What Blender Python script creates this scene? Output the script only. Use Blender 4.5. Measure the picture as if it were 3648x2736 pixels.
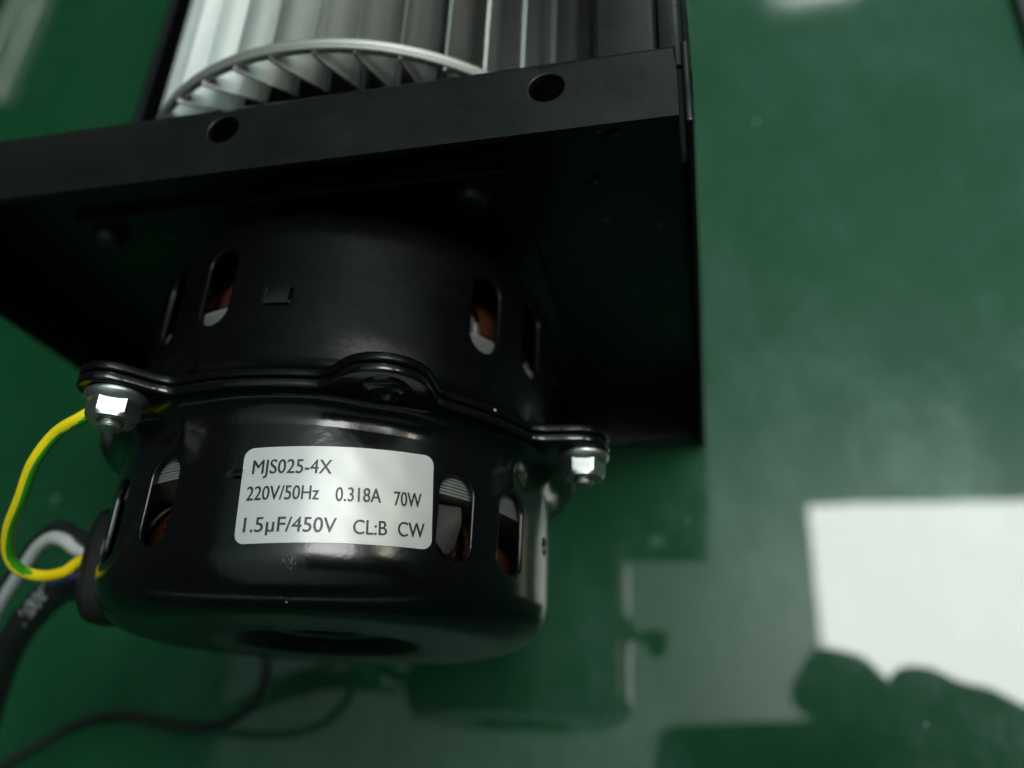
import bpy, bmesh, math, random
from math import sin, cos, pi, radians, atan2, hypot, exp
from mathutils import Vector, Matrix
from mathutils.geometry import delaunay_2d_cdt
random.seed(7)
for o in list(bpy.data.objects): bpy.data.objects.remove(o)
S = bpy.context.scene
COL = S.collection
MM = .001
PI = pi

# ------------------------------------------------------------------ camera
RX = Vector((.97550498, .04034009, -.21624688))      # image right, in the world
RD = Vector((-.05975941, -.89747434, -.43699956))    # image down
RF = Vector((-.21170462, .43921803, -.87307999))     # view direction
CAMZ = 250.0                                         # mm above the bench
FPX = 2845*1.0646
cd = bpy.data.cameras.new('camera')
cam = bpy.data.objects.new('camera', cd); COL.objects.link(cam)
m = Matrix.Identity(4)
for i in range(3):
    m[i][0] = RX[i]; m[i][1] = -RD[i]; m[i][2] = -RF[i]
m[2][3] = CAMZ*MM
cam.matrix_world = m
cd.sensor_width = 7.2; cd.lens = 7.2*FPX/3648
cd.clip_start = .01; cd.clip_end = 30
cd.dof.use_dof = True; cd.dof.focus_distance = .137; cd.dof.aperture_fstop = 1.7
S.camera = cam
S.view_settings.view_transform = 'Standard'; S.view_settings.look = 'None'
S.view_settings.exposure = 0; S.view_settings.gamma = 1
S.render.resolution_x = 1024; S.render.resolution_y = 768

# ------------------------------------------------------------------ world: faint room ambience
W = bpy.data.worlds.new("World"); S.world = W; W.use_nodes = True
W.node_tree.nodes['Background'].inputs[0].default_value = (.75, .9, 1, 1)
W.node_tree.nodes['Background'].inputs[1].default_value = .035

# added fill lights aimed at the ceiling, standing in for bounced light; unseen
def area(name, loc, size, power, rot, color=(1, 1, 1)):
    l = bpy.data.lights.new(name, 'AREA'); l.shape = 'RECTANGLE'; l.size, l.size_y = size
    l.energy = power; l.color = color
    o = bpy.data.objects.new(name, l); COL.objects.link(o); o.location = loc; o.rotation_euler = rot
    return o
CEIL = 2.0
area('ceiling_fill_light', (1.5, 2.1, .1), (1.8, 1.8), 38, (PI, 0, 0), (.64, 1, .93))
area('ceiling_fill_light', (-.45, -.05, 1.25), (.7, .7), 4, (PI, 0, 0), (.6, 1, .8))
area('ceiling_fill_light', (-.4, -1.9, .1), (2.2, 2.2), 32, (PI, 0, 0), (.75, 1, .9))

# ------------------------------------------------------------------ helpers
def ray(px, py):
    return (RX*(px-1824) + RD*(py-1368) + RF*FPX)
def at(px, py, z=0):
    r = ray(px, py); t = (z-CAMZ)/r.z; return r*t + Vector((0, 0, CAMZ))
def at_y(px, py, y):
    r = ray(px, py); t = y/r.y; return r*t + Vector((0, 0, CAMZ))

def tag(o, label=None, cat=None, group=None, kind=None):
    if label: o['label'] = label
    if cat: o['category'] = cat
    if group: o['group'] = group
    if kind: o['kind'] = kind
    return o
def empty(name, loc=(0, 0, 0)):
    o = bpy.data.objects.new(name, None); COL.objects.link(o); o.location = Vector(loc)*MM
    o.empty_display_size = .01
    return o
def mesh(name, vs, fs, mat, parent=None, smooth=True, sharp=None, mats=None, fmat=None, merge=None, loc=None):
    me = bpy.data.meshes.new(name)
    me.from_pydata([Vector(v)*MM for v in vs], [], fs)
    bm = bmesh.new(); bm.from_mesh(me)
    if merge: bmesh.ops.remove_doubles(bm, verts=bm.verts, dist=merge*MM)
    if fmat is None: bmesh.ops.recalc_face_normals(bm, faces=bm.faces)
    for f in bm.faces: f.smooth = smooth
    bm.to_mesh(me); bm.free()
    for mm in (mats or [mat]): me.materials.append(mm)
    if fmat:
        for p, k in zip(me.polygons, fmat): p.material_index = k
    if sharp: me.set_sharp_from_angle(angle=radians(sharp))
    o = bpy.data.objects.new(name, me); COL.objects.link(o)
    if parent: o.parent = parent
    if loc is not None: o.location = Vector(loc)*MM
    return o
class MB:
    def __init__(s): s.v = []; s.f = []
    def add(s, vs, fs):
        n = len(s.v); s.v += [tuple(v) for v in vs]; s.f += [tuple(i+n for i in f) for f in fs]
    def box(s, a, b):
        x0, y0, z0 = a; x1, y1, z1 = b
        s.add([(x0,y0,z0),(x1,y0,z0),(x1,y1,z0),(x0,y1,z0),(x0,y0,z1),(x1,y0,z1),(x1,y1,z1),(x0,y1,z1)],
              [(0,3,2,1),(4,5,6,7),(0,1,5,4),(1,2,6,5),(2,3,7,6),(3,0,4,7)])
    def grid(s, rows, closeu=False, closev=False):
        nr = len(rows); nc = len(rows[0]); n = len(s.v)
        for r in rows: s.v += [tuple(p) for p in r]
        for i in range(nr if closev else nr-1):
            for j in range(nc if closeu else nc-1):
                a = n+i*nc+j; b = n+i*nc+(j+1) % nc; c = n+((i+1) % nr)*nc+(j+1) % nc; d = n+((i+1) % nr)*nc+j
                s.f.append((a, b, c, d))
    def build(s, name, mat, parent=None, **k): return mesh(name, s.v, s.f, mat, parent, **k)
def bevel(o, w, seg=2, ang=35):
    b = o.modifiers.new('bevel', 'BEVEL'); b.width = w*MM; b.segments = seg; b.limit_method = 'ANGLE'; b.angle_limit = radians(ang)
    b.harden_normals = False
    return o
def smooth_path(pts, n=8):
    pts = [Vector(p) for p in pts]; P = [pts[0]*2-pts[1]]+pts+[pts[-1]*2-pts[-2]]; out = []
    for i in range(1, len(P)-2):
        a, b, c, d = P[i-1:i+3]
        for k in range(n):
            t = k/n
            out.append(.5*((2*b)+(c-a)*t+(2*a-5*b+4*c-d)*t*t+(3*b-a-3*c+d)*t**3))
    out.append(pts[-1]); return out
def tube(path, r, seg=20, cap=True, up=Vector((0, 0, 1)), rfun=None):
    mb = MB(); rows = []
    T = (path[1]-path[0]).normalized(); N = (up-T*up.dot(T)).normalized()
    for i, p in enumerate(path):
        a = path[max(i-1, 0)]; b = path[min(i+1, len(path)-1)]; T = (b-a).normalized()
        N = (N-T*N.dot(T)).normalized(); B = T.cross(N)
        rr = rfun(i/(len(path)-1)) if rfun else r
        rows.append([p+(N*cos(2*PI*k/seg)+B*sin(2*PI*k/seg))*rr for k in range(seg)])
    mb.grid(rows, closeu=True)
    if cap:
        for k, rw in ((0, rows[0]), (len(rows)-1, rows[-1])):
            c = sum((Vector(q) for q in rw), Vector())/seg; n = len(mb.v); mb.v.append(tuple(c))
            for j in range(seg): mb.f.append((n, k*seg+j, k*seg+(j+1) % seg))
    return mb, rows

# ------------------------------------------------------------------ materials
def mat(name, base=(.5,.5,.5), rough=.5, metal=0, spec=.5, **k):
    mt = bpy.data.materials.new(name); mt.use_nodes = True
    b = mt.node_tree.nodes['Principled BSDF']
    b.inputs['Base Color'].default_value = (*base, 1); b.inputs['Roughness'].default_value = rough
    b.inputs['Metallic'].default_value = metal; b.inputs['Specular IOR Level'].default_value = spec
    for kk, v in k.items(): b.inputs[kk.replace('_', ' ')].default_value = v
    return mt
def N(mt, t, **k):
    n = mt.node_tree.nodes.new(t)
    for a, v in k.items(): setattr(n, a, v)
    return n
def L(mt, a, b): mt.node_tree.links.new(a, b)
def noise(mt, scale, detail=4, rough=.55, stretch=None, co='Object'):
    tc = N(mt, 'ShaderNodeTexCoord'); mp = N(mt, 'ShaderNodeMapping'); nz = N(mt, 'ShaderNodeTexNoise')
    if stretch: mp.inputs['Scale'].default_value = stretch
    nz.inputs['Scale'].default_value = scale; nz.inputs['Detail'].default_value = detail; nz.inputs['Roughness'].default_value = rough
    L(mt, tc.outputs[co], mp.inputs[0]); L(mt, mp.outputs[0], nz.inputs['Vector']); return nz.outputs['Fac']
def mrange(mt, src, a, b, c, d):
    n = N(mt, 'ShaderNodeMapRange'); n.inputs[1].default_value = a; n.inputs[2].default_value = b
    n.inputs[3].default_value = c; n.inputs[4].default_value = d; L(mt, src, n.inputs[0]); return n.outputs[0]
def bump(mt, src, strength, dist, prev=None):
    n = N(mt, 'ShaderNodeBump'); n.inputs['Strength'].default_value = strength; n.inputs['Distance'].default_value = dist
    L(mt, src, n.inputs['Height'])
    if prev: L(mt, prev, n.inputs['Normal'])
    return n.outputs[0]
def P(mt): return mt.node_tree.nodes['Principled BSDF']
def mixcol(mt, fac, a, b):
    n = N(mt, 'ShaderNodeMix', data_type='RGBA'); L(mt, fac, n.inputs[0])
    for i, c in ((6, a), (7, b)):
        if isinstance(c, tuple): n.inputs[i].default_value = (*c, 1)
        else: L(mt, c, n.inputs[i])
    return n.outputs[2]

def specks(mt, scale, thr):
    tc = N(mt, 'ShaderNodeTexCoord'); v = N(mt, 'ShaderNodeTexVoronoi'); v.inputs['Scale'].default_value = scale
    L(mt, tc.outputs['Object'], v.inputs['Vector'])
    small = N(mt, 'ShaderNodeMath', operation='LESS_THAN'); L(mt, v.outputs['Distance'], small.inputs[0]); small.inputs[1].default_value = thr
    sep = N(mt, 'ShaderNodeSeparateColor'); L(mt, v.outputs['Color'], sep.inputs[0])
    sel = N(mt, 'ShaderNodeMath', operation='LESS_THAN'); L(mt, sep.outputs[0], sel.inputs[0]); sel.inputs[1].default_value = .16
    mul = N(mt, 'ShaderNodeMath', operation='MULTIPLY'); L(mt, small.outputs[0], mul.inputs[0]); L(mt, sel.outputs[0], mul.inputs[1])
    return mul.outputs[0]

def paint(name, base, r0, r1, sp, speck=True):
    mt = mat(name, base, .3, 0, sp)
    L(mt, mrange(mt, noise(mt, 70, 9, .7), .35, .68, r0, r1), P(mt).inputs['Roughness'])
    b = bump(mt, noise(mt, 900, 2), .12, .0002)
    b = bump(mt, noise(mt, 90, 2), .10, .0006, b)
    L(mt, b, P(mt).inputs['Normal'])
    if speck:
        L(mt, mixcol(mt, specks(mt, 170, .05), base, (.35, .36, .33)), P(mt).inputs['Base Color'])
    return mt
M = {}
XC0, ZC0, R0 = -74.25, 89.9, 43.55
M['gloss'] = paint('black_gloss_paint', (.0022, .0023, .0030), .15, .22, .40)
def scuff(mt, P0, rad):
    p = P(mt); tc = N(mt, 'ShaderNodeTexCoord'); vm = N(mt, 'ShaderNodeVectorMath', operation='DISTANCE')
    L(mt, tc.outputs['Object'], vm.inputs[0]); vm.inputs[1].default_value = Vector(P0)*MM
    fall = mrange(mt, vm.outputs['Value'], 0, rad*MM, .22, -.12)
    ad = N(mt, 'ShaderNodeMath', operation='ADD'); L(mt, fall, ad.inputs[0]); L(mt, noise(mt, 2600, 3, .6, stretch=(1, .35, .6)), ad.inputs[1])
    gt = mrange(mt, ad.outputs[0], .62, .68, 0, 1)
    old = p.inputs['Base Color'].links[0].from_socket
    L(mt, mixcol(mt, gt, old, (.07, .075, .08)), p.inputs['Base Color'])
scuff(M['gloss'], (XC0+R0*sin(radians(15.5)), 31.4, ZC0+R0*cos(radians(15.5))), 2.0)
M['gloss_shaded'] = paint('black_gloss_paint_shaded', (.0018, .0019, .0024), .22, .34, .16)  # same paint as the front shell, shade put into its darker, duller finish
M['satin'] = paint('black_satin_paint', (.0026, .0032, .0030), .26, .42, .45)
M['inner'] = mat('dark_inside', (.006, .006, .006), .6)
# galvanised wheel
g = mat('galvanised_sheet', (.55, .56, .54), .32, .93)
L(g, mrange(g, noise(g, 200, 4, stretch=(1, .05, 1)), .3, .7, .26, .44), P(g).inputs['Roughness'])
L(g, mixcol(g, noise(g, 120, 3), (.56, .57, .555), (.70, .705, .68)), P(g).inputs['Base Color'])
M['galv'] = g
M['ring'] = mat('dull_galvanised', (.30, .31, .295), .5, .7)
M['zinc'] = mat('zinc_plated', (.40, .42, .40), .40, 1)
L(M['zinc'], bump(M['zinc'], noise(M['zinc'], 900, 3), .25, .0002), P(M['zinc']).inputs['Normal'])
M['dullzinc'] = mat('dull_plated', (.07, .075, .075), .45, .9)
M['lam'] = mat('laminated_steel', (.20, .20, .195), .5, .5)
c = mat('enamelled_copper', (.35, .075, .02), .35, .2)
L(c, mixcol(c, noise(c, 300, 3, stretch=(1, .2, 1)), (.018, .008, .004), (.12, .028, .010)), P(c).inputs['Base Color'])
M['copper'] = c
M['tape'] = mat('cream_insulation', (.34, .30, .19), .6)
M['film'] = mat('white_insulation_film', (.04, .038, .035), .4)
M['rubber'] = mat('black_rubber', (.006, .006, .006), .5, 0, .35)
M['cable'] = mat('black_cable_sheath', (.010, .011, .011), .42)
M['print'] = mat('pale_print', (.35, .37, .36), .6)
M['white_sleeve'] = mat('white_wire_insulation', (.42, .44, .43), .45)
M['yellow'] = mat('yellow_wire_insulation', (.82, .64, .008), .35)
M['green_wire'] = mat('green_wire_insulation', (.035, .32, .015), .35)
M['blue'] = mat('blue_wire_insulation', (.02, .03, .12), .4)
# label: silver satin film
l = mat('silver_label_film', (.5, .5, .5), .3, .12)
L(l, mrange(l, noise(l, 80, 3), .3, .7, .28, .36), P(l).inputs['Roughness'])
L(l, mixcol(l, noise(l, 60, 4), (.39, .395, .395), (.46, .46, .45)), P(l).inputs['Base Color'])
M['label'] = l
M['ink'] = mat('black_ink', (.012, .012, .013), .38, 0, .35)

# bench: green ESD mat, glossy with a dusty bloom
t = bpy.data.materials.new('green_bench_mat'); t.use_nodes = True; nt = t.node_tree
pb = P(t)
big = noise(t, 9, 7, .65, stretch=(1, .7, 1)); mid = noise(t, 22, 9, .72); fine = noise(t, 420, 3)
scr = noise(t, 40, 4, .6, stretch=(1, 6, 1))
L(t, mixcol(t, mrange(t, big, .35, .65, 0, 1), (.0032, .042, .0135), (.0042, .049, .017)), pb.inputs['Base Color'])
pb.inputs['Roughness'].default_value = .022; pb.inputs['Specular IOR Level'].default_value = .5
b1 = bump(t, noise(t, 14, 2), .10, .0008)
L(t, b1, pb.inputs['Normal'])
bloom = N(t, 'ShaderNodeBsdfGlossy'); bloom.inputs['Color'].default_value = (.60, .84, .80, 1); bloom.inputs['Roughness'].default_value = .42
mx = N(t, 'ShaderNodeMixShader')
sm1 = noise(t, 16, 10, .75, stretch=(1, .55, 1)); smr = mrange(t, sm1, .46, .70, .7, 2.8)
mul = N(t, 'ShaderNodeMath', operation='MULTIPLY'); mul0 = N(t, 'ShaderNodeMath', operation='MULTIPLY'); L(t, mrange(t, big, .35, .65, .75, 1.25), mul0.inputs[0]); L(t, smr, mul0.inputs[1]); L(t, mul0.outputs[0], mul.inputs[0]); L(t, mrange(t, mid, .3, .75, .008, .026), mul.inputs[1])
L(t, mul.outputs[0], mx.inputs[0]); L(t, pb.outputs[0], mx.inputs[1]); L(t, bloom.outputs[0], mx.inputs[2])
L(t, mx.outputs[0], nt.nodes['Material Output'].inputs[0])
M['bench'] = t
def emis(name, col, st):
    mt = bpy.data.materials.new(name); mt.use_nodes = True; p = P(mt)
    p.inputs['Base Color'].default_value = (.8, .8, .8, 1); p.inputs['Emission Color'].default_value = (*col, 1)
    p.inputs['Emission Strength'].default_value = st; return mt
M['lamp'] = emis('ceiling_lamp_diffuser', (.98, 1, .98), 18)
M['lampwarm'] = emis('warm_lamp_diffuser', (1, .93, .72), 20)
M['tubelamp'] = emis('tube_lamp', (.9, 1, .9), 3.5)
M['ceil'] = mat('ceiling_tile', (.62, .66, .66), .8)
M['beam'] = mat('dark_beam', (.03, .035, .035), .7)
M['alu'] = mat('lamp_frame', (.5, .5, .5), .4, .6)
M['phone'] = mat('phone_back', (.02, .02, .022), .25)
M['skin'] = mat('skin', (.20, .10, .07), .55)
M['cloth'] = mat('dark_sleeve', (.02, .025, .035), .9)

# ------------------------------------------------------------------ bench and room
mb = MB(); mb.add([(-1500,-900,0),(1500,-900,0),(1500,2200,0),(-1500,2200,0)], [(0,1,2,3)])
tag(mb.build('workbench_top', M['bench'], smooth=False), kind='structure')
mb = MB(); x0, x1, y0, y1 = -1350, 5000, -3000, 6000
mb.add([(x0,y0,CEIL*1000+60),(x1,y0,CEIL*1000+60),(x1,y1,CEIL*1000+60),(x0,y1,CEIL*1000+60)], [(0,3,2,1)])
tag(mb.build('ceiling', M['ceil'], smooth=False), kind='structure')

def ceiling_lamp(x, y, w, d, label, mt='lamp', rz=0, h=CEIL*1000):
    e = empty('ceiling_lamp', (x, y, h)); e.rotation_euler.z = rz
    tag(e, label, 'ceiling lamp', 'ceiling lamps over the bench')
    a = MB(); a.add([(-w/2,-d/2,0),(w/2,-d/2,0),(w/2,d/2,0),(-w/2,d/2,0)], [(0,3,2,1)]); a.build('diffuser', M[mt], e, smooth=False)
    f = MB(); q = 4
    f.box((-w/2-q,-d/2-q,-6),(w/2+q,-d/2,30)); f.box((-w/2-q,d/2,-6),(w/2+q,d/2+q,30))
    f.box((-w/2-q,-d/2,-6),(-w/2,d/2,30)); f.box((w/2,-d/2,-6),(w/2+q,d/2,30)); f.build('frame', M['alu'], e, smooth=False)
ceiling_lamp(204+310, 563-255, 620, 510, 'square white lamp hanging low over the bench, its reflection right of the motor', h=1500)
ceiling_lamp(505, 2640+300, 260, 600, 'square white ceiling lamp farther back, reflected at the top edge')
e = empty('tube_lamp', (-3010, 3600, 1990)); tag(e, 'pair of dim tube lamps far off to the left, reflected in the bench corner', 'tube lamp')
for dx in (-75, 60):
    mb, _ = tube([Vector((dx, -900, 0)), Vector((dx, 0, 0)), Vector((dx, 900, 0))], 7, 12); mb.build('tube', M['tubelamp'], e)
mb = MB(); mb.box((-150, -920, 25), (150, 920, 60)); mb.build('housing', M['alu'], e, smooth=False)
mb = MB(); mb.box((-40, -90, 0), (40, 90, 3.5)); tb = mb.build('flat_block', M['beam'], smooth=False, loc=(161, 270, .2)); bevel(tb, 1)  # plain black block marking the dark edge in this corner
tag(tb, 'black flat tray whose edge just shows at the upper right corner of the bench', 'block')
mb = MB()
for px, py, q in ((200, 1770, .8), (2700, 430, .9), (3300, 2582, .6), (2450, 1850, .5), (3040, 2330, .5), (190, 1790, .5)):
    c_ = at(px, py, .15)
    for k in range(3):
        o_ = c_+Vector((random.uniform(-q, q)*.6, random.uniform(-q, q)*.6, 0))
        mb.grid([[o_+Vector((q*.5*cos(2*PI*j/8)*w, q*.5*sin(2*PI*j/8)*w, h)) for j in range(8)] for w, h in ((1, 0), (.7, .25), (.02, .35))], closeu=True)
tag(mb.build('dust_specks', M['print']), 'tiny pale specks of lint scattered on the green bench', 'dust', kind='stuff')
ceiling_lamp(2040, 480, 330, 900, 'warm white ceiling lamp to the right of the bench', 'lampwarm')

# ------------------------------------------------------------------ blower
XC, ZC, R = -74.25, 89.9, 43.55
YS = 60.5                      # seam plane
blower = empty('centrifugal_blower', (0, 0, 0))
tag(blower, 'black motor and silver blade wheel in a sheet metal housing on the green bench', 'blower')
def cyl(th, y, r): return (XC+r*sin(th), y, ZC+r*cos(th))

def mapped(outer, holes, grid, fmap, rim=None, thick=1.0, rimsteps=((.0,0),(.06,.03),(.16,.12),(.22,.3),(.24,.8))):
    """2-D sheet with holes -> surface; rounded walls run down every hole"""
    co = []; edges = []
    def loop(pts):
        n = len(co); co.extend(Vector(p) for p in pts)
        for i in range(len(pts)): edges.append((n+i, n+(i+1) % len(pts)))
        return list(range(n, n+len(pts)))
    lo = loop(outer); lh = [loop(h) for h in holes]
    co.extend(Vector(p) for p in grid)
    vs, es, fs, ov, oe, of = delaunay_2d_cdt(co, edges, [], 1, 1e-5)
    back = {}
    for i, lst in enumerate(ov):
        for k in lst: back[k] = i
    def inside(p, poly):
        c = False; j = len(poly)-1
        for i in range(len(poly)):
            a, b = poly[i], poly[j]
            if (a[1] > p[1]) != (b[1] > p[1]) and p[0] < (b[0]-a[0])*(p[1]-a[1])/(b[1]-a[1])+a[0]: c = not c
            j = i
        return c
    F = []
    for f in fs:
        c = sum((vs[i] for i in f), Vector((0, 0)))/len(f)
        if any(inside(c, h) for h in holes) or not inside(c, outer): continue
        F.append(tuple(f))
    mb = MB(); mb.add([fmap(v[0], v[1], 0) for v in vs], F)
    for h, idx in zip(holes, lh):
        n = len(h); cen = Vector((sum(p[0] for p in h)/n, sum(p[1] for p in h)/n))
        prev = [back[k] for k in idx]
        nrm = []
        area2 = sum(h[i][0]*h[(i+1) % n][1]-h[(i+1) % n][0]*h[i][1] for i in range(n)); sg = 1 if area2 > 0 else -1
        for i in range(n):
            a, b = Vector(h[i-1]), Vector(h[(i+1) % n]); t_ = (b-a).normalized(); nrm.append(Vector((-t_[1], t_[0]))*sg)
        for off, dep in rimsteps[1:]:
            cur = []
            for i in range(n):
                q = Vector(h[i])+nrm[i]*off; cur.append(len(mb.v)); mb.v.append(tuple(fmap(q[0], q[1], -dep*thick)))
            for i in range(n): mb.f.append((prev[i], prev[(i+1) % n], cur[(i+1) % n], cur[i]))
            prev = cur
    return mb
def obround(cx, cy, w, h, n=10):
    r = w/2; a = h/2-r
    return [(cx+r*cos(t_), cy+a+r*sin(t_)) for t_ in [PI*i/n for i in range(n+1)]] + [(cx+r*cos(t_), cy-a+r*sin(t_)) for t_ in [PI+PI*i/n for i in range(n+1)]]
def circle(cx, cy, r, n=28): return [(cx+r*cos(2*PI*i/n), cy+r*sin(2*PI*i/n)) for i in range(n)]
def rrect(x0, y0, x1, y1, r, n=6):
    o = []
    for cx, cy, a in ((x1-r, y1-r, 0), (x0+r, y1-r, 90), (x0+r, y0+r, 180), (x1-r, y0+r, 270)):
        for i in range(n+1):
            t_ = radians(a+90*i/n); o.append((cx+r*cos(t_), cy+r*sin(t_)))
    return o
def seglen(p, q): return hypot(p[0]-q[0], p[1]-q[1])

LUG_N = (-24, 66+10, 166, -114)      # ears with nuts
LUG_S = (29.5, -158)         # ears with screws
def wrap(a): return (a+PI) % (2*PI)-PI
NTH = 240
def lug_outline(rr):
    """outer radius of the seam flange"""
    out = []
    for i in range(NTH):
        th = 2*PI*i/NTH; r = rr
        for lst, lr, cr in ((LUG_N, 6.8, 52.6), (LUG_S, 8.6, 48.9)):
            for a in lst:
                d = wrap(th-radians(a))
                s = cr*sin(d)
                if abs(d) < .5 and abs(s) < lr: r = max(r, cr*cos(d)+math.sqrt(lr*lr-s*s))
        out.append(r)
    for _ in range(2): out = [(out[i-1]+2*out[i]+out[(i+1) % NTH])/4 for i in range(NTH)]
    return out
OUT = lug_outline(48.6)
def dent(th, y, side):
    """inward dents that clear the ears, next to the seam"""
    d = 0
    t_ = max(0, min(1, (abs(y-YS)-3.0)/9)); fall = (1-t_)**2*(1+2*t_)
    for a in LUG_N:
        x = wrap(th-radians(a+0))/radians(5)
        if abs(x) < 3: d += 1.3*exp(-x*x)*fall - .45*exp(-((abs(x)-1.75)/.45)**2)*fall
    for a in LUG_S:
        x = wrap(th-radians(a))/radians(7)
        if abs(x) < 3: d += .7*exp(-x*x)*fall
    return d
def shell(name, s, slots, extra, yend, mt, cap):
    """s=-1 the front shell (towards the viewer), +1 the rear shell"""
    ths = [-PI+2*PI*i/NTH for i in range(NTH+1)]
    yw0 = YS+s*5.9; yw1 = yend
    lo, hi = min(yw0, yw1), max(yw0, yw1)
    outer = [(t_*R, lo) for t_ in ths]+[(t_*R, hi) for t_ in reversed(ths)]
    ny = 14
    for k in range(1, ny): pass
    holes = [obround(radians(a)*R, yc, 7.2, 16.8 if s > 0 else 15.9) for a, yc in slots]+extra
    grid = []
    for t_ in ths[1:-1]:
        for k in range(1, 34):
            y = lo+(hi-lo)*k/34; p = (t_*R, y)
            if all(min(seglen(p, q) for q in h) > .55 if abs(p[0]-h[0][0]) < 10 else True for h in holes): grid.append(p)
    TI = 3.0 if s < 0 else 0
    f = lambda u, v, d: cyl(u/R, v+TI*(1-cos(u/R))/2*max(0, min(1, (38-v)/4.6)), R-dent(u/R, v, s)+d)
    mb = mapped(outer, holes, grid, f, thick=1.0)
    T = ths[:-1]
    out = [OUT[int(round((t_ % (2*PI))/(2*PI)*NTH)) % NTH] for t_ in T]
    yf = YS+s*1.75; rows = []
    yb = YS+s*.12
    rows.append([cyl(a, yb, 40) for a in T]); rows.append([cyl(a, yb, o-.35) for a, o in zip(T, out)])
    rows.append([cyl(a, yb+s*.16, o-.10) for a, o in zip(T, out)]); rows.append([cyl(a, yb+s*.5, o) for a, o in zip(T, out)])
    rows.append([cyl(a, yf-s*.45, o) for a, o in zip(T, out)]); rows.append([cyl(a, yf-s*.08, o-.15) for a, o in zip(T, out)])
    rows.append([cyl(a, yf, o-.45) for a, o in zip(T, out)])
    rows.append([cyl(a, yf, 48.08-dent(a, YS+s*1.6, s)*.4) for a in T])
    for k in range(1, 9):
        q = PI/2*k/8; rows.append([cyl(a, yf+s*4.55*(1-cos(q)), 48.1-4.55*sin(q)-dent(a, yf+s*4.55*(1-cos(q)), s)) for a in T])
    mb.grid(rows, closeu=True)
    if cap:
        rows = []; rc = 9.0
        for k in range(0, 11):
            q = PI/2*k/10; rr_ = R-rc+rc*cos(q); rows.append([cyl(a, yend+s*rc*sin(q)+TI*(1-rr_/R*cos(a))/2, rr_) for a in T])
        ye = yend+s*rc
        for r, dy in ((32, 0), (25, -.1), (19.2, -.1), (18.4, -.4), (17.6, -2.2), (16.8, -2.6), (14, -2.7), (9, -2.7), (8.2, -2.9), (7.4, -3.8), (6.6, -4.0), (.05, -4.0)):
            rows.append([cyl(a, ye+s*dy+TI*(1-r/R*cos(a))/2, r) for a in T])
        mb.grid(rows, closeu=True)
    return mb.build(name, mt, blower, merge=.02, sharp=60)

slF = [(50.3, 42.0), (68, 42.3), (-18.5, 42.2), (-38, 41.4), (140, 41.4), (158, 41.4), (-112, 41.4), (-130, 41.4)]
slR = [(55.2, 83.2), (74.5, 84), (-14.8, 83.2), (-34.5, 83.2), (145, 83), (164, 83), (-104, 83), (-124, 83)]
small = [circle(radians(89)*R, 44.5, 1.9, 16), rrect(.4, 45.0, 2.2, 46.0, .3, 3)]
front = shell('front_shell', -1, slF, small, 33.4, M['gloss'], True)
rear = shell('rear_shell', 1, slR, [rrect(radians(3)*R-2.6, 77.6, radians(3)*R+2.6, 81.0, .5, 3)], 92.6, M['gloss_shaded'], True)
# pressed tabs behind the small rectangular holes
for th_, y0_, y1_ in ((1.6, 45.0, 45.7), (3, 77.5, 80.9)):
    hw_ = .9 if th_ < 2.9 else 2.2; mb = MB(); a0 = radians(th_)-hw_/R; a1 = radians(th_)+hw_/R
    mb.grid([[cyl(a0+(a1-a0)*i/6, y0_-.1, R+.5) for i in range(7)], [cyl(a0+(a1-a0)*i/6, y0_+.15, R+.7) for i in range(7)], [cyl(a0+(a1-a0)*i/6, y1_+.6, R-.02) for i in range(7)]])
    mb.build('pressed_tab', M['gloss'], front if th_ < 2.9 else rear)

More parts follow.
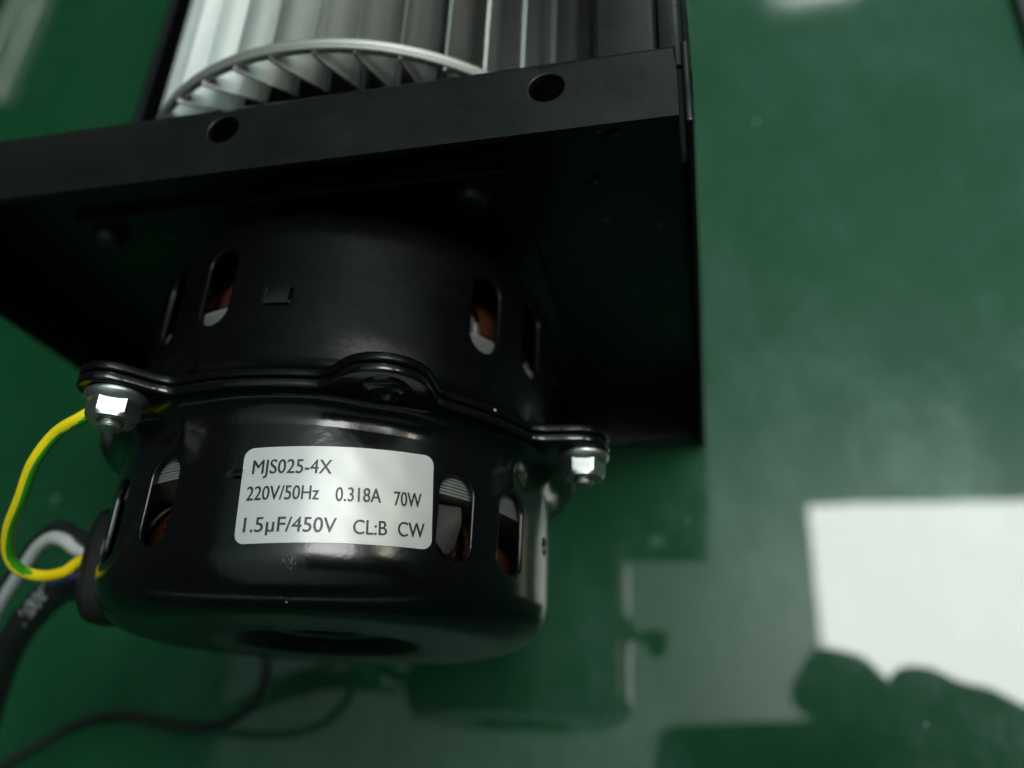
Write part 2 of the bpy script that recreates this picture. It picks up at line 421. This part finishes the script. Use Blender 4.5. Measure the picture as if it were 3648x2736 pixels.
# stator core, coils, rotor inside the shells
mb = MB(); rows = []
y = 46.2
T = [2*PI*i/160 for i in range(160)]
rows.append([cyl(a, y, 26) for a in T])
while y < 79.0:
    j = random.uniform(-.12, .08)
    rows += [[cyl(a, y+.03, 42.1+j) for a in T], [cyl(a, y+.40, 42.1+j) for a in T], [cyl(a, y+.44, 41.75) for a in T], [cyl(a, y+.52, 41.75) for a in T]]
    y += .56
rows.append([cyl(a, y, 26) for a in T])
mb.grid(rows, closeu=True)
core = mb.build('stator_core', M['lam'], blower, smooth=False)
mb = MB(); rows = [[cyl(2*PI*i/60, yy, rr) for i in range(60)] for yy, rr in ((30, .1), (30, 22), (31, 24), (95, 24), (96, 22), (96, .1))]
mb.grid(rows, closeu=True); mb.build('rotor', M['inner'], blower, sharp=30)
for yc, sg in ((38.0, -1), (87.5, 1)):
    for k in range(8):
        a0 = radians(k*45+ (-7 if sg < 0 else -7)); rows = []
        nA = 26
        for i in range(nA+1):
            a = a0+radians(-21+42*i/nA); e = abs(i/nA-.5)*2
            row = []
            bend = (1-e**2.5)
            for q in range(126):
                f_ = 2*PI*q/126
                rr = 1+.05*cos(f_*21)
                hgt = 7.2*rr*sin(f_); wid = 4.0*rr*cos(f_)
                row.append(cyl(a, yc+sg*(-2+2.2*bend)+hgt*.85, 33.6+wid-1.2*e))
            rows.append(row)
        mb = MB(); mb.grid(rows, closeu=True)
        coil = mb.build('coil', M['copper'], core)
        # lacing tape round the coil and the insulation film against the core
        rows = []
        for i in range(7):
            a = a0+radians(9+5*i/6)
            rows.append([cyl(a+radians(9)*sin(2*PI*q/40), yc+sg*(-1)+6.7*sin(2*PI*q/40), 33.4+4.6*cos(2*PI*q/40)) for q in range(40)])
        mb = MB(); mb.grid(rows, closeu=True); mb.build('lacing', M['tape'], core)
        rows = []
        for i in range(13):
            a = a0+radians((5+12*i/12) if sg < 0 else (16+4*i/12))
            yA = YS+sg*(16.5 if sg > 0 else 15); 
            rows.append([cyl(a, yA+sg*((8 if sg < 0 else 6)+.7*sin(i*.8+k))*q/6, 39.6-.9*sin(q*.6+i*.3)) for q in range(7)])
        mb = MB(); mb.grid(rows); mb.build('insulation_film', M['film'], core)

# ------------------------------------------------------------------ label on the front shell
def lab_xy(u, v):                       # label axes -> arc length, height
    a = radians(3.7); return (17.9+u*cos(a)-v*sin(a), 42.75+u*sin(a)+v*cos(a))
def on_can(s_, y, lift): return cyl(s_/R, y, R+lift)
outl = rrect(-15.7, -8.0, 15.7, 8.0, 1.7, 8)
grid = [(-15.2+30.4*i/60, -7.5+15*j/10) for i in range(61) for j in range(11)]
dense = []
for i in range(len(outl)):
    a, b = Vector(outl[i]), Vector(outl[(i+1) % len(outl)]); n = max(1, int((b-a).length/.6))
    dense += [tuple(a+(b-a)*k/n) for k in range(n)]
outl = dense
grid = [p for p in grid if min(seglen(p, q) for q in outl) > .25 and abs(p[0]) < 15.5 and abs(p[1]) < 7.8]
mb = mapped(outl, [], grid, lambda u, v, d: on_can(*lab_xy(u, v), .10+.03*sin(u*.9+v*.4)*cos(v*.5)))
n = len(outl); k = len(mb.v)
for p in outl: mb.v.append(on_can(*lab_xy(*p), .10+.03*sin(p[0]*.9+p[1]*.4)*cos(p[1]*.5)))
for p in outl: mb.v.append(on_can(*lab_xy(*p), -.02))
for i in range(n): mb.f.append((k+i, k+(i+1) % n, k+n+(i+1) % n, k+n+i))
label = mb.build('rating_label', M['label'], front, sharp=40)

def text_mesh(body):
    cu = bpy.data.curves.new('t', 'FONT'); cu.body = body; cu.resolution_u = 4
    o = bpy.data.objects.new('t', cu); COL.objects.link(o)
    me = bpy.data.meshes.new_from_object(o.evaluated_get(bpy.context.evaluated_depsgraph_get()))
    vs = [v.co.copy() for v in me.vertices]; fs = [tuple(p.vertices) for p in me.polygons]
    bpy.data.objects.remove(o); bpy.data.curves.remove(cu); bpy.data.meshes.remove(me)
    return vs, fs
bpy.context.view_layer.update()
def can_text(body, p0, p1, cap):
    """p0, p1: (arc, y) of the baseline ends"""
    vs, fs = text_mesh(body)
    x0 = min(v.x for v in vs); x1 = max(v.x for v in vs)
    hv, _ = text_mesh('H'); H = max(v.y for v in hv)
    d = Vector(p1)-Vector(p0); ln = d.length; d.normalize(); nrm = Vector((-d[1], d[0]))
    pts = []; base_n = len(vs); F2 = []
    for k, dx in enumerate((-.045, .045)):           # heavier stroke: the print laid down twice, a hair apart
        for v in vs:
            q = Vector(p0)+d*((v.x-x0)/(x1-x0)*ln+dx)+nrm*(v.y/H*cap+dx*.4)
            pts.append(on_can(q[0], q[1], .160+.012*k))
        F2 += [tuple(i+k*base_n for i in f) for f in fs]
    fs = F2
    o = mesh('printed_text', pts, fs, M['ink'], front, smooth=False)
    for p in o.data.polygons:
        pass
    return o
for body, p0, p1, cap in (("MJS025-4X", (3.72, 45.3), (16.42, 45.95), 2.35),
                          ("220V/50Hz", (3.5, 40.85), (14.97, 41.5), 2.3), ("0.318A", (17.63, 41.5), (24.78, 42.1), 2.3), ("70W", (26.98, 42.0), (31.62, 42.45), 2.35),
                          ("1.5\u00b5F/450V", (3.95, 35.7), (18.32, 36.4), 2.35), ("CL:B", (20.98, 36.5), (26.3, 36.9), 2.3), ("CW", (28.12, 37.1), (32.61, 37.5), 2.35)):
    can_text(body, p0, p1, cap)

# ------------------------------------------------------------------ nuts, studs and screws on the ears
def lathe_y(prof, cx, cz, seg=36):
    mb = MB(); rows = [[(cx+r*sin(2*PI*i/seg), y, cz+r*cos(2*PI*i/seg)) for i in range(seg)] for y, r in prof]
    mb.grid(rows, closeu=True); return mb
def nut(ang, rr, sc, rot):
    a = radians(ang); x = XC+rr*sin(a); z = ZC+rr*cos(a); y0 = 58.6
    prof = [(y0, 5.3*sc), (y0-.35, 5.45*sc), (y0-.8, 5.35*sc), (y0-1.5, 4.75*sc), (y0-1.75, 4.3*sc), (y0-1.8, 1)]
    w = lathe_y(prof, x, z).build('nut', M['zinc'], blower, sharp=50)
    # hexagon with chamfered crown
    mb = MB(); rows = []
    seg = 72; ap = 3.95*sc
    for y, ch in ((y0-1.2, 0), (y0-3.9, 0), (y0-4.3, .0), (y0-4.8, .5), (y0-4.9, 1.2)):
        row = []
        for i in range(seg):
            t_ = 2*PI*i/seg; f_ = ((t_+PI/6) % (PI/3))-PI/6; rh = ap/cos(f_)
            lim = ap*1.155-(.0 if ch == 0 else ch)
            if y == y0-4.3: lim = ap*1.09
            r = min(rh, lim); q = t_+rot
            row.append((x+r*sin(q), y, z+r*cos(q)))
        rows.append(row)
    rows.append([(x+2.3*sc*sin(2*PI*i/seg+rot), y0-4.85, z+2.3*sc*cos(2*PI*i/seg+rot)) for i in range(seg)])
    mb.grid(rows, closeu=True); mb.build('hexagon', M['zinc'], w, sharp=28)
    prof = [(y0-3.5, 2.05*sc)]
    yy = y0-4.5
    for k in range(3): prof += [(yy, 2.1*sc), (yy-.25, 1.8*sc), (yy-.45, 2.1*sc)]; yy -= .55
    prof += [(yy+.1, 1.9*sc), (yy-.15, 1.5*sc), (yy-.2, .05)]
    lathe_y(prof, x, z, 24).build('stud', M['zinc'], w, sharp=50)
nut(-24, 52.6, .95, radians(31.5)); nut(77.2, 54.2, .86, radians(5)); nut(166, 52.9, .85, 0); nut(-114, 52.9, .85, 0)
for a in LUG_S:
    th = radians(a); x = XC+51.2*sin(th); z = ZC+51.2*cos(th)
    prof = [(58.9, 4.3), (58.7, 4.3), (58.2, 4.0), (57.8, 3.1), (57.6, 2.6), (58.0, 2.2), (58.6, 1.9), (58.6, .05)]
    lathe_y(prof, x, z).build('rivet', M['gloss'], blower, sharp=60)

# ------------------------------------------------------------------ end bracket (pressed pan)
XL, XR, YN, YF, ZT = -164.0, 2.0, 101.0, 117.4, 142.7
RB = 1.6
def pan_profile(s_):
    """s: distance from the near free edge of the top flange, over the bend and down the plate"""
    a = YF-YN-RB
    if s_ < a: return (YN+s_, ZT), (0, 1)
    b = a+RB*PI/2
    if s_ < b:
        q = (s_-a)/RB; return (YN+a+RB*sin(q), ZT-RB+RB*cos(q)), (sin(q), cos(q))
    return (YF, ZT-RB-(s_-b)), (1, 0)
def pan_map(u, v, d):
    (y, z), (ny, nz) = pan_profile(v)
    return (u, y+ny*d, z+nz*d)
pan = empty('x'); bpy.data.objects.remove(pan)
smax = (YF-YN-RB)+RB*PI/2+(ZT-RB)-.6
XT = -.15
outer = [(XL, 0)]+[(XL+(XT-XL)*i/40, 0) for i in range(1, 41)]
outer = [(XL+(XT-XL)*i/40, 0) for i in range(41)]+[(XT, v) for v in (5, 10, 14.8, 15.1, 15.4, 15.8, 16.2, 16.6, 17, 17.3, 17.6, 60, 110, smax)]+[(XL+(XT-XL)*i/40, smax) for i in range(40, -1, -1)]+[(XL, v) for v in (110, 60, 17.6, 17.3, 17, 16.6, 16.2, 15.8, 15.4, 15.1, 14.8, 10, 5)]
outer = [p_ for i_, p_ in enumerate(outer) if p_ != outer[i_-1]]
holes = [circle(-84.3, 10.4, 3.3), circle(-22.3, 9.9, 3.3), circle(-131, 47, 2.2, 16), circle(-18, 47, 2.2, 16), circle(-14, 34, 2.6, 16)]
grid = [(XL+(XT-XL)*i/40, v) for i in list(range(1, 40))+[39.6, 39.9] for v in (.3, 3, 14.8, 15.1, 15.4, 15.8, 16.2, 16.6, 17, 17.3, 17.6, 30, 60, 90, 120) if all(seglen((XL+(XT-XL)*i/40, v), (h[0][0]-3, h[0][1])) > 4.2 for h in holes)]
for h, (cx_, cz_) in zip(holes, ((-84.3, 10.4), (-22.3, 9.9), (-131, 47), (-18, 47), (-14, 34))):
    rad = seglen(h[0], (cx_, cz_)); grid += circle(cx_, cz_, rad+.12, 28)+circle(cx_, cz_, rad+.9, 28)
mb = mapped(outer, holes, grid, pan_map, thick=1.3)
# underside, with the same holes
mb2 = mapped(outer, holes, grid, lambda u, v, d: pan_map(u, v, -1.3), thick=0)
k = len(mb.v); mb.add(mb2.v, mb2.f)
mb.add([pan_map(XL, 0, 0), pan_map(XT, 0, 0), pan_map(XT, 0, -1.3), pan_map(XL, 0, -1.3)], [(0, 1, 2, 3)])
mb.add([pan_map(XT, v, d) for v in (0, 14.8, 15.4, 16.2, 17) for d in (0, -1.3)], [(0, 1, 3, 2), (2, 3, 5, 4), (4, 5, 7, 6), (6, 7, 9, 8)])
bracket = mb.build('end_bracket', M['satin'], blower, merge=.01, sharp=35)
def lipbox(name, a, b, w=.45, par=None):
    mb = MB(); mb.box(a, b); o = mb.build(name, M['satin'], par or bracket); bevel(o, w, 3); return o
lipbox('side_flange', (.75, YN-1.0, .4), (2.1, YF+.8, ZT-.5))
lipbox('side_flange', (XL-1.3, YN, .4), (XL, YF+.8, ZT-.3))
lipbox('bottom_flange', (XL+.3, YN+.6, .4), (-.4, YF-.1, 2.6), .9)
# square boss on the plate behind the motor
lipbox('mounting_plate', (-136, YF-3.4, 20), (-34, YF-1.4, 119.0), .25)
for x, z in ((-130.6, 113.2), (-43.2, 113.4), (-130.6, 26), (-43.2, 26)):
    lathe_y([(YF-3.4, 3.6), (YF-4.6, 3.6), (YF-5.8, 3.1), (YF-6.5, 2.0), (YF-6.8, .05)], x, z).build('mounting_screw', M['dullzinc'], bracket, sharp=40)

# ------------------------------------------------------------------ wheel
WX, WZ_, WR = -75.4, 86.3, 56.0
WY = 131.2
wheel = empty('blade_wheel', (WX, WY, WZ_)); wheel.parent = blower
def wc(th, y, r): return (r*sin(th), y, r*cos(th))
def blade_pts(off):
    pts = []
    for i in range(9):
        t_ = i/8; r = 55.9-10.2*t_; th = radians(9.5)*t_**1.25
        pts.append((th, r))
    return pts
bp = blade_pts(0)
def blade_verts():
    c = [Vector((r*sin(th), r*cos(th))) for th, r in bp]; out = []
    for s in (.24, -.24):
        for i, p in enumerate(c):
            a = c[max(i-1, 0)]; b = c[min(i+1, 8)]; t_ = (b-a).normalized(); out.append(p+Vector((-t_[1], t_[0]))*s)
    return out[:9], out[9:]
A, B = blade_verts()
vs = []; ring_ = A+list(reversed(B))
for y, sh in ((-2.2, .0), (-1.9, .0), (150, 0)):
    for q in ring_: vs.append((q[0], y, q[1]))
nn = len(ring_); fs = []
for s_ in range(2):
    for i in range(nn): fs.append((s_*nn+i, s_*nn+(i+1) % nn, (s_+1)*nn+(i+1) % nn, (s_+1)*nn+i))
for i in range(8): fs.append((i, i+1, nn-2-i, nn-1-i)); fs.append((2*nn+i, 2*nn+i+1, 2*nn+nn-2-i, 2*nn+nn-1-i))
first = mesh('blade', vs, fs, M['galv'], wheel, sharp=50)
NB = 40
for k in range(NB):
    o = first if k == 0 else first.copy()
    if k: COL.objects.link(o); o.parent = wheel
    o.rotation_euler = (radians(random.uniform(-.12, .12)), radians(-3.0+360/NB*k+random.uniform(-.35, .35)), 0)
prof = [(1.5, 54.7), (1.5, 56.2), (1.3, 56.5), (.8, 56.55), (.45, 56.3), (.2, 56.2), (-.1, 56.25), (-.4, 56.5), (-.9, 56.45), (-1.15, 56.2), (-1.2, 55.3), (-1.05, 54.9), (-.2, 54.8), (.7, 54.7), (1.5, 54.7)]
rows = [[(r*sin(2*PI*i/180), y, r*cos(2*PI*i/180)) for i in range(180)] for y, r in prof]
mb = MB(); mb.grid(rows, closeu=True); mb.build('end_ring', M['ring'], wheel, sharp=60)
rows = [[(r*sin(2*PI*i/90), y, r*cos(2*PI*i/90)) for i in range(90)] for y, r in ((70, 56), (70, 12), (66, 10), (60, 9), (58, 7), (58, .1))]
mb = MB(); mb.grid(rows, closeu=True); mb.build('hub_disc', M['galv'], wheel, sharp=40)

# ------------------------------------------------------------------ housing
def strip(name, prof, y0, y1, th, mt, seg=1):
    """profile in x-z swept along y, with thickness"""
    c = [Vector(p) for p in prof]; a = []; b = []
    for i, p in enumerate(c):
        q = c[max(i-1, 0)]; r_ = c[min(i+1, len(c)-1)]; t_ = (r_-q).normalized(); nm = Vector((-t_[1], t_[0]))
        a.append(p); b.append(p+nm*th)
    ring_ = a+list(reversed(b)); mb = MB(); mb.grid([[(q[0], y, q[1]) for q in ring_] for y in (y0, y1)], closeu=True)
    n = len(ring_)
    for off in (0, n):
        for i in range(len(c)-1): mb.f.append((off+i, off+i+1, off+n-2-i, off+n-1-i))
    return mb.build(name, mt, blower, sharp=35)
def arc(cx, cz, r, a0, a1, n=10): return [(cx+r*sin(radians(a0+(a1-a0)*i/n)), cz+r*cos(radians(a0+(a1-a0)*i/n))) for i in range(n+1)]
YH0, YH1 = 118.9, 330
# right: outer wall with rolled top, shelf towards the wheel
strip('housing_side', [(1.6, .6)]+arc(0.0, 133.6, 1.6, 90, 0, 6)+[(-2.8, 135.2)], YH0, YH1, -1.0, M['gloss'])
strip('housing_lip', [(-2.9, 134.2), (-3.3, 136.6)]+arc(-4.3, 136.6, .9, 60, 0, 4)+[(-13.6, 137.4)]+arc(-14.0, 136.6, .8, 0, -90, 5)+[(-14.8, 128), (-14.2, 122)], YH0, YH1, .8, M['satin'])
strip('housing_scroll', [(-14.8, 122), (-13.2, 105), (-12.5, 90), (-14, 60), (-30, 25), (-60, 12), (-90, 10), (-120, 26), (-136, 60), (-137.6, 85)]+arc(-139.1, 106, 1.5, 90, -90, 8)+[(-143.5, 92), (-143.8, .6)], YH0, YH1, .9, M['gloss'])

# ------------------------------------------------------------------ grommet and wires
gc = at(322, 1985, 100)
mb = MB()
ax = Vector((-.97, -.02, .12)).normalized(); yv = Vector((.12, 1, 0)).normalized(); yv = (yv-ax*yv.dot(ax)).normalized(); tv = ax.cross(yv)
base = Vector(cyl(radians(-74), 39.2, R-3))
rows = []
for h, w in ((0, 1.0), (4.5, 1.0), (5.8, .97), (6.8, .86), (7.1, .70), (7.1, .35), (6.5, .33), (6.4, .02)):
    row = []
    for i in range(40):
        q = 2*PI*i/40; c_, s_ = cos(q), sin(q); k = 1/((abs(c_)**3.2+abs(s_)**3.2)**(1/3.2))
        row.append(base+ax*h+(yv*(c_*k*11.6)+tv*(s_*k*7.5))*w)
    rows.append(row)
mb.grid(rows, closeu=True); mb.build('cable_grommet', M['rubber'], blower, sharp=60)

def wire(name, pts, r, mt, seg=20, n=10):
    p = smooth_path([at(*q) for q in pts], n); mb, rows = tube(p, r, seg); return mb.build(name, M[mt], blower, sharp=60), p, rows
# earth wire: yellow with a green stripe
p = smooth_path([at(*q) for q in [(330, 1468, 138), (285, 1492, 138), (200, 1545, 136), (120, 1650, 133), (72, 1780, 128), (34, 1880, 123), (30, 1970, 118), (70, 2030, 114), (150, 2052, 110), (225, 2040, 106), (272, 2008, 103), (330, 1975, 99)]], 12)
SEGW = 32
mb, rows = tube(p, 1.12, SEGW, up=Vector((1, 0, 0)))
fm = []
nrow = len(rows)
for f in mb.f:
    if len(f) == 4 and max(f) < nrow*SEGW:
        i = f[0]//SEGW; c_ = Vector((0, 0, 0))
        for v in f: c_ += Vector(mb.v[v])
        c_ = c_/4; ax0 = p[i]; d = (c_-ax0).normalized()
        # the stripe keeps to the inner side of the loop and turns under it towards the grommet
        t_ = i/nrow; inner = (RX*.8+RD*(.5-.6*t_)).normalized()
        # and turns away under the wire at the bottom of the loop
        fm.append(1 if d.dot(inner) > .22+max(0, t_-.52)*4 else 0)
    else: fm.append(0)
mesh('earth_wire', mb.v, mb.f, None, blower, mats=[M['yellow'], M['green_wire']], fmat=fm)
wire('white_wire', [(330, 1975, 98), (275, 1957, 98), (235, 1928, 98), (188, 1918, 96), (140, 1948, 93), (95, 2010, 89), (48, 2080, 84), (0, 2160, 78), (-60, 2290, 68)], 1.5, 'white_sleeve')
wire('black_wire', [(330, 1940, 100), (272, 1905, 97), (225, 1878, 95), (175, 1892, 92), (120, 1945, 88), (70, 2010, 84), (20, 2085, 78), (-40, 2180, 70)], 1.5, 'cable')
wire('blue_wire', [(330, 2050, 96), (275, 2052, 97), (235, 2058, 95), (190, 2078, 90)], 1.1, 'blue')
cab, cp, crow = wire('power_cable', [(345, 2062, 88), (280, 2080, 84), (215, 2095, 80), (150, 2150, 75), (82, 2230, 69), (30, 2320, 62), (-15, 2440, 54), (-60, 2600, 44)], 3.65, 'cable', 36)
# print on the cable: runs from the grommet outwards
def cable_text(body, path, r, s0, size, roll):
    vs, fs = text_mesh(body); out = []; camp = Vector((0, 0, CAMZ))
    L_ = [0]
    for i in range(1, len(path)): L_.append(L_[-1]+(path[i]-path[i-1]).length)
    camp = Vector((0, 0, CAMZ))
    for v in vs:
        s_ = s0+v.x*size*1.5; i = max(j for j in range(len(L_)-1) if L_[j] <= max(s_, 0)); f_ = (s_-L_[i])/(L_[i+1]-L_[i])
        c_ = path[i].lerp(path[i+1], f_); T_ = (path[i+1]-path[i]).normalized(); v_ = (camp-c_); v_ = (v_-T_*v_.dot(T_)).normalized()
        B_ = v_.cross(T_); q = roll+(v.y-.35)*size/r
        out.append(c_+(v_*cos(q)+B_*sin(q))*(r+.14))
    return mesh('cable_print', out, fs, M['print'], cab, smooth=False)
cable_text('300V', cp, 3.65, 16.5, 5.2, -.35)

# thin black lead lying on the bench in front of the motor: a thing of its own
p = smooth_path([at(*q) for q in [(900, 2200, 34), (945, 2330, 31), (938, 2430, 28), (880, 2530, 24), (770, 2585, 18), (620, 2580, 11), (430, 2545, 5), (260, 2585, 1.6), (120, 2665, 1.2), (-60, 2770, 1.2)]], 12)
mb, _ = tube(p, 1.3, 16)
tag(mb.build('thin_lead', M['cable']), 'thin black wire curving over the bench below the motor end, out of focus', 'wire')

# ------------------------------------------------------------------ the photographer's phone and hand, seen only as a dark reflection in the bench
def ph(r_, u_, b_): return Vector((0, 0, CAMZ))+RX*r_-RD*u_-RF*b_
ph_e = empty('mobile_phone', ph(0, 0, 0)); tag(ph_e, 'dark mobile phone held flat above the bench, taking the picture', 'phone')
o0 = ph(0, 0, 0)
def slab(name, r0, r1, u0, u1, b0, b1, rc, mt, par):
    pts = rrect(r0, u0, r1, u1, rc, 6); mb = MB(); rows = []
    for b_, ins in ((b0, .8), (b0+.8, 0), (b1-.8, 0), (b1, .8)):
        cx, cy = (r0+r1)/2, (u0+u1)/2
        rows.append([ph(cx+(x-cx)*(1-ins/(r1-r0)*2), cy+(y_-cy)*(1-ins/(u1-u0)*2), b_)-o0 for x, y_ in pts])
    mb.grid(rows, closeu=True); n = len(pts)
    mb.f.append(tuple(range(n))); mb.f.append(tuple(range(3*n, 4*n)))
    return mb.build(name, M[mt], par, sharp=40)
slab('body', -39, 118, -30, 51, 4.0, 12, 9, 'phone', ph_e)
slab('screen', -36, 115, -27, 48, 12.1, 12.6, 7, 'inner', ph_e)

def skin(name, chains, mt, parent=None):
    """one continuous skin: tapered segments fused by a voxel remesh"""
    keys = {}; mb = MB()
    def ball(c, r_):
        rows = [[c+Vector((r_*sin(PI*i/8)*cos(2*PI*j/12), r_*sin(PI*i/8)*sin(2*PI*j/12), r_*cos(PI*i/8))) for j in range(12)] for i in range(1, 8)]
        n = len(mb.v); mb.grid(rows, closeu=True); mb.f.append(tuple(n+j for j in range(12))); mb.f.append(tuple(n+72+j for j in reversed(range(12))))
    for ch in chains:
        prev = None
        for kname, p_, r_ in ch:
            if kname not in keys: keys[kname] = (p_, r_); ball(p_, r_)
            cur = keys[kname]
            if prev:
                for k in range(1, 5):
                    t_ = k/5; ball(prev[0].lerp(cur[0], t_), prev[1]*(1-t_)+cur[1]*t_)
                tb, _ = tube([prev[0], prev[0].lerp(cur[0], .5), cur[0]], 1, 16, rfun=lambda q, a=prev[1], b=cur[1]: a+(b-a)*q); mb.add(tb.v, tb.f)
            prev = cur
    o = mb.build(name, M[mt], parent)
    rm = o.modifiers.new('fuse', 'REMESH'); rm.mode = 'VOXEL'; rm.voxel_size = .0022; rm.use_smooth_shade = True
    sm = o.modifiers.new('smooth', 'SMOOTH'); sm.iterations = 6; sm.factor = .6
    return o
hw = ph(140, -50, 40)
hand = [[('elbow', ph(300, -260, 120), 38), ('wrist', hw, 25), ('palm', ph(112, 10, 32), 30), ('index_base', ph(86, 54, 24), 19), ('index_mid', ph(70, 79, 12), 14.5), ('index_joint', ph(58, 82, 6), 13), ('index_tip', ph(48, 62, 0), 11)],
        [('palm', None, 0), ('web', ph(70, 44, 22), 20), ('web_end', ph(58, 62, 14), 15)],
        [('palm', None, 0), ('middle_base', ph(106, 46, 24), 16), ('middle_mid', ph(107, 70, 10), 11), ('middle_joint', ph(99, 64, -3), 10), ('middle_tip', ph(90, 44, -6), 9)],
        [('palm', None, 0), ('ring_base', ph(128, 36, 22), 15), ('ring_mid', ph(131, 57, 9), 10.5), ('ring_joint', ph(122, 50, -4), 9), ('ring_tip', ph(112, 32, -7), 8)],
        [('palm', None, 0), ('little_base', ph(146, 20, 20), 14), ('little_mid', ph(152, 42, 8), 9.5), ('little_joint', ph(142, 34, -4), 8), ('little_tip', ph(130, 18, -7), 7)],
        [('middle_mid', None, 0), ('knuckle', ph(120, 62, 9), 9), ('ring_mid', None, 0), ('outer', ph(146, 47, 9), 9), ('little_mid', None, 0)],
        [('palm', None, 0), ('thumb_base', ph(88, -30, 30), 15), ('thumb_mid', ph(66, -18, 24), 11), ('thumb_tip', ph(46, -4, 18), 9)]]
person = skin('person', hand, 'skin')
tag(person, 'hand and forearm of the photographer closed round the dark phone', 'person')

S.cycles.use_denoising = True
S.cycles.caustics_reflective = True
S.cycles.sample_clamp_indirect = 4
S.cycles.max_bounces = 8
